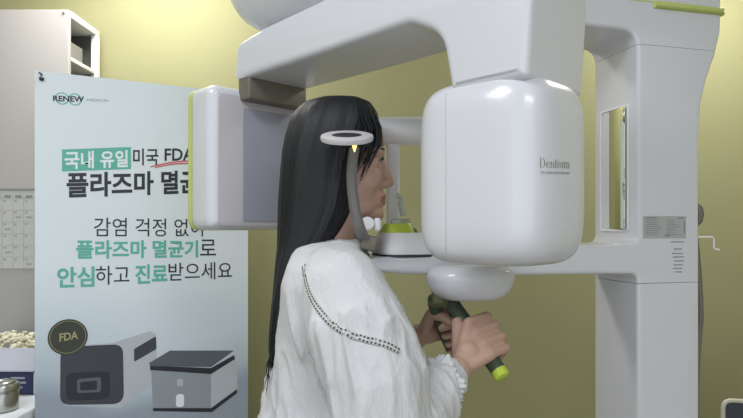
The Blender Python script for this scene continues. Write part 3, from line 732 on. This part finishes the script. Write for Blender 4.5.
def hand(bm, C, b, nsign, wrist, span=0.0215):
    f = (Vector((1, 0, 0)) - b * b.x).normalized(); n = b.cross(f).normalized()
    if n.y * nsign < 0: n = -n
    for i, off in enumerate((-1.55, -0.52, 0.52, 1.5)):
        k = (1.0, 1.06, 1.0, 0.84)[i]; o = C + b * (off * span)
        K0 = o + n * 0.024 - f * 0.004; P1 = o + f * (0.036 * k) + n * 0.014; P2 = o + f * (0.027 * k) - n * 0.021; P3 = o + f * 0.000 - n * 0.0245
        r = 0.0098 * (1, 1, 0.97, 0.86)[i]
        capsule(bm, wrist + (o - wrist) * 0.25 + n * 0.006, 0.014, K0, 0.0115, 14)
        capsule(bm, K0, r * 1.1, P1, r, 14); capsule(bm, P1, r, P2, r * 0.92, 14); capsule(bm, P2, r * 0.92, P3, r * 0.82, 14)
    ball(bm, (wrist * 0.45 + (C + n * 0.018 - f * 0.012) * 0.55), (0.024, 0.022, 0.026))
    c0 = wrist + (C - b * 0.02 - wrist) * 0.35 - b * 0.008; c1 = C - b * (2.35 * span) - f * 0.014 + n * 0.004; c2 = C - b * (2.45 * span) + f * 0.012 - n * 0.018; c3 = C - b * (2.2 * span) + f * 0.02 - n * 0.03
    capsule(bm, c0, 0.0155, c1, 0.0118, 14); capsule(bm, c1, 0.0115, c2, 0.0098, 14); capsule(bm, c2, 0.0098, c3, 0.0082, 14)
RW = at(457, 371, 0.985); LW = Vector((0.096, 1.205, 1.178))
RE, RS = Vector((-0.005, 0.872, 1.075)), Vector((-0.045, 0.955, 1.300))
LE, LS = Vector((-0.01, 1.33, 1.08)), Vector((-0.045, 1.245, 1.300))
for Sh, El, Wr in ((RS, RE, RW), (LS, LE, LW)):
    capsule(bm, Sh, 0.046, El, 0.036); capsule(bm, El, 0.036, El + (Wr - El) * 0.35, 0.037); capsule(bm, El + (Wr - El) * 0.35, 0.037, Wr, 0.0245)
hd = (HB1 - HB0).normalized(); hand(bm, HB0 + (HB1 - HB0) * 0.56, hd, -1, RW)
ld = (LB1 - LB0).normalized(); hand(bm, LB0 + (LB1 - LB0) * 0.56, ld, 1, LW)
for s in (-1, 1):
    y = 1.10 + s * 0.085
    capsule(bm, (-0.095, y, 0.86), 0.084, (-0.085, y + s * 0.01, 0.48), 0.052); capsule(bm, (-0.085, y + s * 0.01, 0.48), 0.05, (-0.10, y + s * 0.012, 0.10), 0.036)
    capsule(bm, (-0.115, y + s * 0.012, 0.045), 0.034, (0.05, y + s * 0.03, 0.032), 0.026)
me = remeshed(bm, 0.0030, 3)
me.materials.append(SKIN); me.materials.append(LIPS)
for p in me.polygons:
    q = p.center - HC
    if q.x > 0.068 and abs(q.y) < 0.023 and -0.079 < q.z < -0.054 and ((q.z + 0.066) / 0.0115) ** 2 + (q.y / 0.023) ** 2 < 1: p.material_index = 1
body = link_mesh('body', me, None, person, 180)
for s in (-1, 1):
    c = H(0.0635, s * 0.031, 0.001); bm = B(); ball(bm, c, (0.0125, 0.0125, 0.0105)); ey = obj('eye', bm, EYEW, person)
    bm = B(); ball(bm, c + Vector((0.0085, 0, 0)), (0.0047, 0.0055, 0.0055)); obj('iris', bm, IRIS, ey)
    bm = B(); tube(bm, [H(0.0785, s * 0.014, 0.021), H(0.079, s * 0.026, 0.025), H(0.074, s * 0.039, 0.024), H(0.066, s * 0.047, 0.019)], [0.0015, 0.0026, 0.0022, 0.001], 8); obj('eyebrow', bm, HAIR, person)
    bm = B(); tube(bm, [H(0.0745, s * 0.018, 0.003), H(0.0795, s * 0.026, 0.0085), H(0.078, s * 0.036, 0.008), H(0.071, s * 0.045, 0.001)], [0.0008, 0.0014, 0.0014, 0.0008], 8); obj('eyelash', bm, HAIR, person)

# hair: long fall down the back, grooved into strands
hr = [(1.6435, -0.073, -0.05, 0.012), (1.641, -0.1, -0.018, 0.04), (1.632, -0.125, 0.0, 0.061), (1.615, -0.143, 0.011, 0.075), (1.595, -0.152, 0.014, 0.082), (1.57, -0.16, 0.008, 0.087), (1.54, -0.166, -0.006, 0.089), (1.51, -0.169, -0.016, 0.09), (1.47, -0.172, -0.022, 0.091), (1.435, -0.173, -0.031, 0.091), (1.4, -0.173, -0.05, 0.092), (1.365, -0.173, -0.076, 0.094), (1.335, -0.175, -0.102, 0.096), (1.3, -0.177, -0.12, 0.096), (1.26, -0.18, -0.138, 0.094), (1.22, -0.183, -0.148, 0.088), (1.18, -0.185, -0.158, 0.078), (1.155, -0.185, -0.17, 0.062), (1.135, -0.184, -0.179, 0.04)]   # z, x back, x front, y half-width
def interp(z):
    for a, b in zip(hr, hr[1:]):
        if b[0] <= z <= a[0]:
            t = (a[0] - z) / (a[0] - b[0]); return [a[k] + (b[k] - a[k]) * t for k in range(4)]
NH = 160; random.seed(3)
gro = [0.55 * noise.noise((math.cos(2 * PI * i / NH) * 9, math.sin(2 * PI * i / NH) * 9, 0)) + 0.45 * noise.noise((math.cos(2 * PI * i / NH) * 26, math.sin(2 * PI * i / NH) * 26, 5)) for i in range(NH)]
zs = [r[0] for r in hr[:5]] + [1.595 - (1.595 - 1.135) * k / 44 for k in range(1, 45)]
rings = []
for z in zs:
    _, xb, xf, yw = interp(max(z, 1.135)); cx = (xb + xf) / 2; rx = (xf - xb) / 2; g = min(1, (1.645 - z) / 0.05)
    dep = 0.0045 * g
    ring = []
    for i in range(NH):
        a = 2 * PI * i / NH; c, s = math.cos(a), math.sin(a)
        wob = 0.0025 * g * noise.noise((c * 2, s * 2, z * 9))
        px_ = math.copysign(abs(c) ** 0.7, c); py_ = math.copysign(abs(s) ** 0.8, s)
        ring.append(Vector((cx + px_ * (rx + min(dep, rx * 0.3) * gro[i] + wob), 1.10 + py_ * (yw + dep * gro[i] + wob), z + (0.012 * gro[i] if z < 1.18 else 0))))
    rings.append(ring)
bm = B(); loft(bm, rings)
for k in range(40, 70):     # loose hairs on the crown and at the tips
    a = random.uniform(0, 2 * PI)
    if k < 40:
        x = random.uniform(-0.11, 0.0); y = random.uniform(-0.05, 0.05); z = 1.636
        tube(bm, [Vector((x - .01, 1.1 + y, z - 0.01)), Vector((x + 0.005, 1.1 + y, z + random.uniform(0.002, 0.006))), Vector((x + random.uniform(0.015, 0.035), 1.1 + y * 1.1, z + random.uniform(-0.014, -0.002)))], [0.0006, 0.0005, 0.0002], 5)
    else:
        y = random.uniform(-0.08, 0.03)
        tube(bm, [Vector((-0.168, 1.1 + y, 1.20)), Vector((-0.180 + random.uniform(-.004, .003), 1.1 + y, 1.16)), Vector((-0.187 + random.uniform(-.008, .006), 1.1 + y * 0.9, random.uniform(1.10, 1.14)))], [0.0014, 0.0012, 0.0003], 6)
# wisps in front of the temple
for k in range(26):
    x0 = random.uniform(-0.02, 0.008); y0 = 1.1 - random.uniform(0.055, 0.082)
    tube(bm, [Vector((x0, y0, 1.60)), Vector((x0 + 0.010, y0 - 0.004, 1.575)), Vector((x0 + random.uniform(-0.004, 0.012), y0 - 0.006, 1.545)), Vector((x0 - random.uniform(0.01, 0.03), y0 - 0.005, random.uniform(1.48, 1.52)))], [0.0016, 0.0018, 0.0014, 0.0004], 6)
obj('hair', bm, HAIR, person, 60)

# blouse
bm = B(); tr = [  # z, cx, rx, ry
    (1.378, -0.083, 0.060, 0.070), (1.368, -0.081, 0.066, 0.105), (1.352, -0.078, 0.072, 0.140), (1.33, -0.077, 0.080, 0.165), (1.30, -0.077, 0.086, 0.175), (1.25, -0.078, 0.090, 0.168), (1.18, -0.078, 0.098, 0.150), (1.10, -0.080, 0.110, 0.146), (1.00, -0.086, 0.128, 0.160), (0.90, -0.092, 0.142, 0.185), (0.80, -0.096, 0.150, 0.20), (0.74, -0.096, 0.150, 0.205)]
loft(bm, [sellipse(c, 1.10, rx, ry, Vector((1, 0, 0)), Vector((0, 1, 0)), z, 2.3, 64) for z, c, rx, ry in tr])
CUF = at(440, 384, 0.950)
for pts in ([(-0.070, 1.02, 1.316, 0.056), (-0.058, 0.975, 1.313, 0.060), (-0.042, 0.935, 1.300, 0.064), (-0.020, 0.905, 1.245, 0.075), (0.008, 0.878, 1.175, 0.071), (0.018, 0.868, 1.085, 0.066), (0.04, 0.885, 1.080, 0.060), (0.075, 0.922, 1.112, 0.054), (CUF.x, CUF.y, CUF.z, 0.037)],
            [(-0.070, 1.18, 1.316, 0.056), (-0.058, 1.225, 1.313, 0.060), (-0.042, 1.265, 1.300, 0.064), (-0.020, 1.30, 1.20, 0.066), (-0.005, 1.32, 1.09, 0.072), (0.03, 1.29, 1.10, 0.06), (0.062, 1.25, 1.14, 0.04)]):
    for a, b in zip(pts, pts[1:]): capsule(bm, a[:3], a[3], b[:3], b[3], 24)
me = remeshed(bm, 0.0045, 6)
def fold(co, nrm):
    x, y, z = co
    f = 0.0
    f += 0.0050 * noise.noise((x * 7 + z * 2.5, y * 7, z * 2.0 + 3))
    q = z * 3.2 - x * 2.0
    r = noise.noise((x * 20 + z * 6 + 9, y * 20, q)); f += 0.0085 * (max(0, 1 - abs(r) * 2.8) ** 1.5)
    r2 = noise.noise((x * 42 + 4 + z * 5, y * 42, q * 2.2 + 7)); f += 0.0036 * (max(0, 1 - abs(r2) * 3.0) ** 1.5)
    k = min(1.0, max(0.25, (1.345 - z) / 0.10))
    return f * k
nn = [v.normal.copy() for v in me.vertices]
for v, n in zip(me.vertices, nn): v.co = v.co + n * fold(v.co, n)
blouse = link_mesh('blouse', me, CLOTH, person, 180)
# frilled cuff
def frill(name, c, d, r0, r1, L, waves, par):
    u, v, d = frame(d); bm = B(); N = 144; rings = []
    for sgn in (0, 1):
        ks = range(9) if sgn == 0 else range(8, -1, -1)
        for k in ks:
            t = k / 8; ring = []
            for i in range(N):
                a = 2 * PI * i / N; wv = (0.0010 + 0.0012 * t) * math.sin(waves * a + 1.6 * math.sin(3 * a)) + 0.003 * t * math.sin(5 * a + 1) + 0.0015 * t * math.sin(11 * a)
                rr = r0 + (r1 - r0) * t ** 1.2 + wv - sgn * 0.0018
                ring.append(c + d * (L * t + 0.002 * t * math.sin(7 * a) + 0.0012 * t * math.sin(waves * a)) + (u * math.cos(a) + v * math.sin(a)) * rr)
            rings.append(ring)
    loft(bm, rings, False); return obj(name, bm, CLOTH, par, 180)
fd = (at(462, 378, 0.975) - at(440, 386, 0.953)); fd.normalize()
frill('frilled_cuff', CUF + fd * -0.004, fd, 0.037, 0.0445, 0.019, 26, blouse)
fl = (LW - Vector((0.03, 1.29, 1.10))).normalized(); frill('frilled_cuff', Vector((0.060, 1.252, 1.138)), fl, 0.038, 0.044, 0.026, 20, blouse)
# lace insertion running over the shoulder
bv = bvh_of(blouse); pts = []
lp = [(304.5, 266), (306, 277), (309.5, 291), (315.5, 304), (325.5, 318), (337, 327.5), (349, 334), (362, 338.5), (375, 341.5), (388, 345.5), (399, 352)]
fine = []
for i in range(len(lp) - 1):
    p0, p1, p2, p3 = lp[max(i - 1, 0)], lp[i], lp[i + 1], lp[min(i + 2, len(lp) - 1)]
    for k in range(8):
        t = k / 8
        fine.append(tuple(0.5 * (2 * p1[j] + (p2[j] - p0[j]) * t + (2 * p0[j] - 5 * p1[j] + 4 * p2[j] - p3[j]) * t * t + (3 * p1[j] - p0[j] - 3 * p2[j] + p3[j]) * t ** 3) for j in (0, 1)))
hits = [(h[0], h[1]) for h in (cast(bv, *p) for p in fine) if h[0] is not None]
P = [h[0] for h in hits]
for _ in range(10): P = [P[0]] + [(P[i - 1] + P[i] * 2 + P[i + 1]) / 4 for i in range(1, len(P) - 1)] + [P[-1]]
bm = B(); dots = B(); prev = None; acc = 0; rows = []
for i in range(len(P)):
    d = (P[min(i + 1, len(P) - 1)] - P[max(i - 1, 0)]).normalized(); n = hits[i][1]; sd = n.cross(d).normalized(); n = d.cross(sd)
    if n.dot(hits[i][1]) < 0: n = -n
    rows.append((P[i], sd, n, d))
vr = [[bm.verts.new(p + sd * s + n * o) for s, o in ((-0.0055, 0.0002), (-0.0045, 0.0022), (0.0045, 0.0022), (0.0055, 0.0002), (0.0045, -0.003), (-0.0045, -0.003))] for p, sd, n, d in rows]
for a, b in zip(vr, vr[1:]):
    for k in range(6): bm.faces.new((a[k], a[(k + 1) % 6], b[(k + 1) % 6], b[k]))
lace = obj('lace_trim', bm, LACE, blouse, 60)
cum = 0.0; nxt = 0.002
for (p, sd, n, d), (p2, *_r) in zip(rows, rows[1:]):
    seg = (p2 - p).length
    while nxt < cum + seg:
        c = p + (p2 - p) * ((nxt - cum) / seg)
        for s in (-0.0028, 0.0028):
            box(dots, (-0.0017, -0.0014, -0.0012), (0.0017, 0.0014, 0.0004), M=Matrix.Translation(c + sd * s + n * 0.0022) @ Matrix((d, sd, n)).transposed().to_4x4())
        nxt += 0.0058
    cum += seg
obj('lace_openwork', dots, LACED, lace)
# trousers and shoes
bm = B()
for s in (-1, 1):
    y = 1.10 + s * 0.088
    capsule(bm, (-0.095, y, 0.86), 0.098, (-0.088, y + s * 0.01, 0.48), 0.072); capsule(bm, (-0.088, y + s * 0.01, 0.48), 0.072, (-0.10, y + s * 0.012, 0.14), 0.062)
ball(bm, (-0.095, 1.10, 0.92), (0.108, 0.168, 0.12)); me = remeshed(bm, 0.007, 5); link_mesh('trousers', me, TROU, person, 180)
for s in (-1, 1):
    y = 1.10 + s * 0.10; bm = B()
    capsule(bm, (-0.115, y, 0.048), 0.044, (0.055, y + s * 0.018, 0.038), 0.037); box(bm, (-0.155, y - 0.035, 0.0), (0.085, y + 0.04, 0.022), 0.008)
    me = remeshed(bm, 0.005, 4)
    mz = min(v.co.z for v in me.vertices)
    for v in me.vertices: v.co.z -= mz - 0.0005 if v.co.z < 0.02 else 0
    link_mesh('shoe', me, SHOE, person, 180)
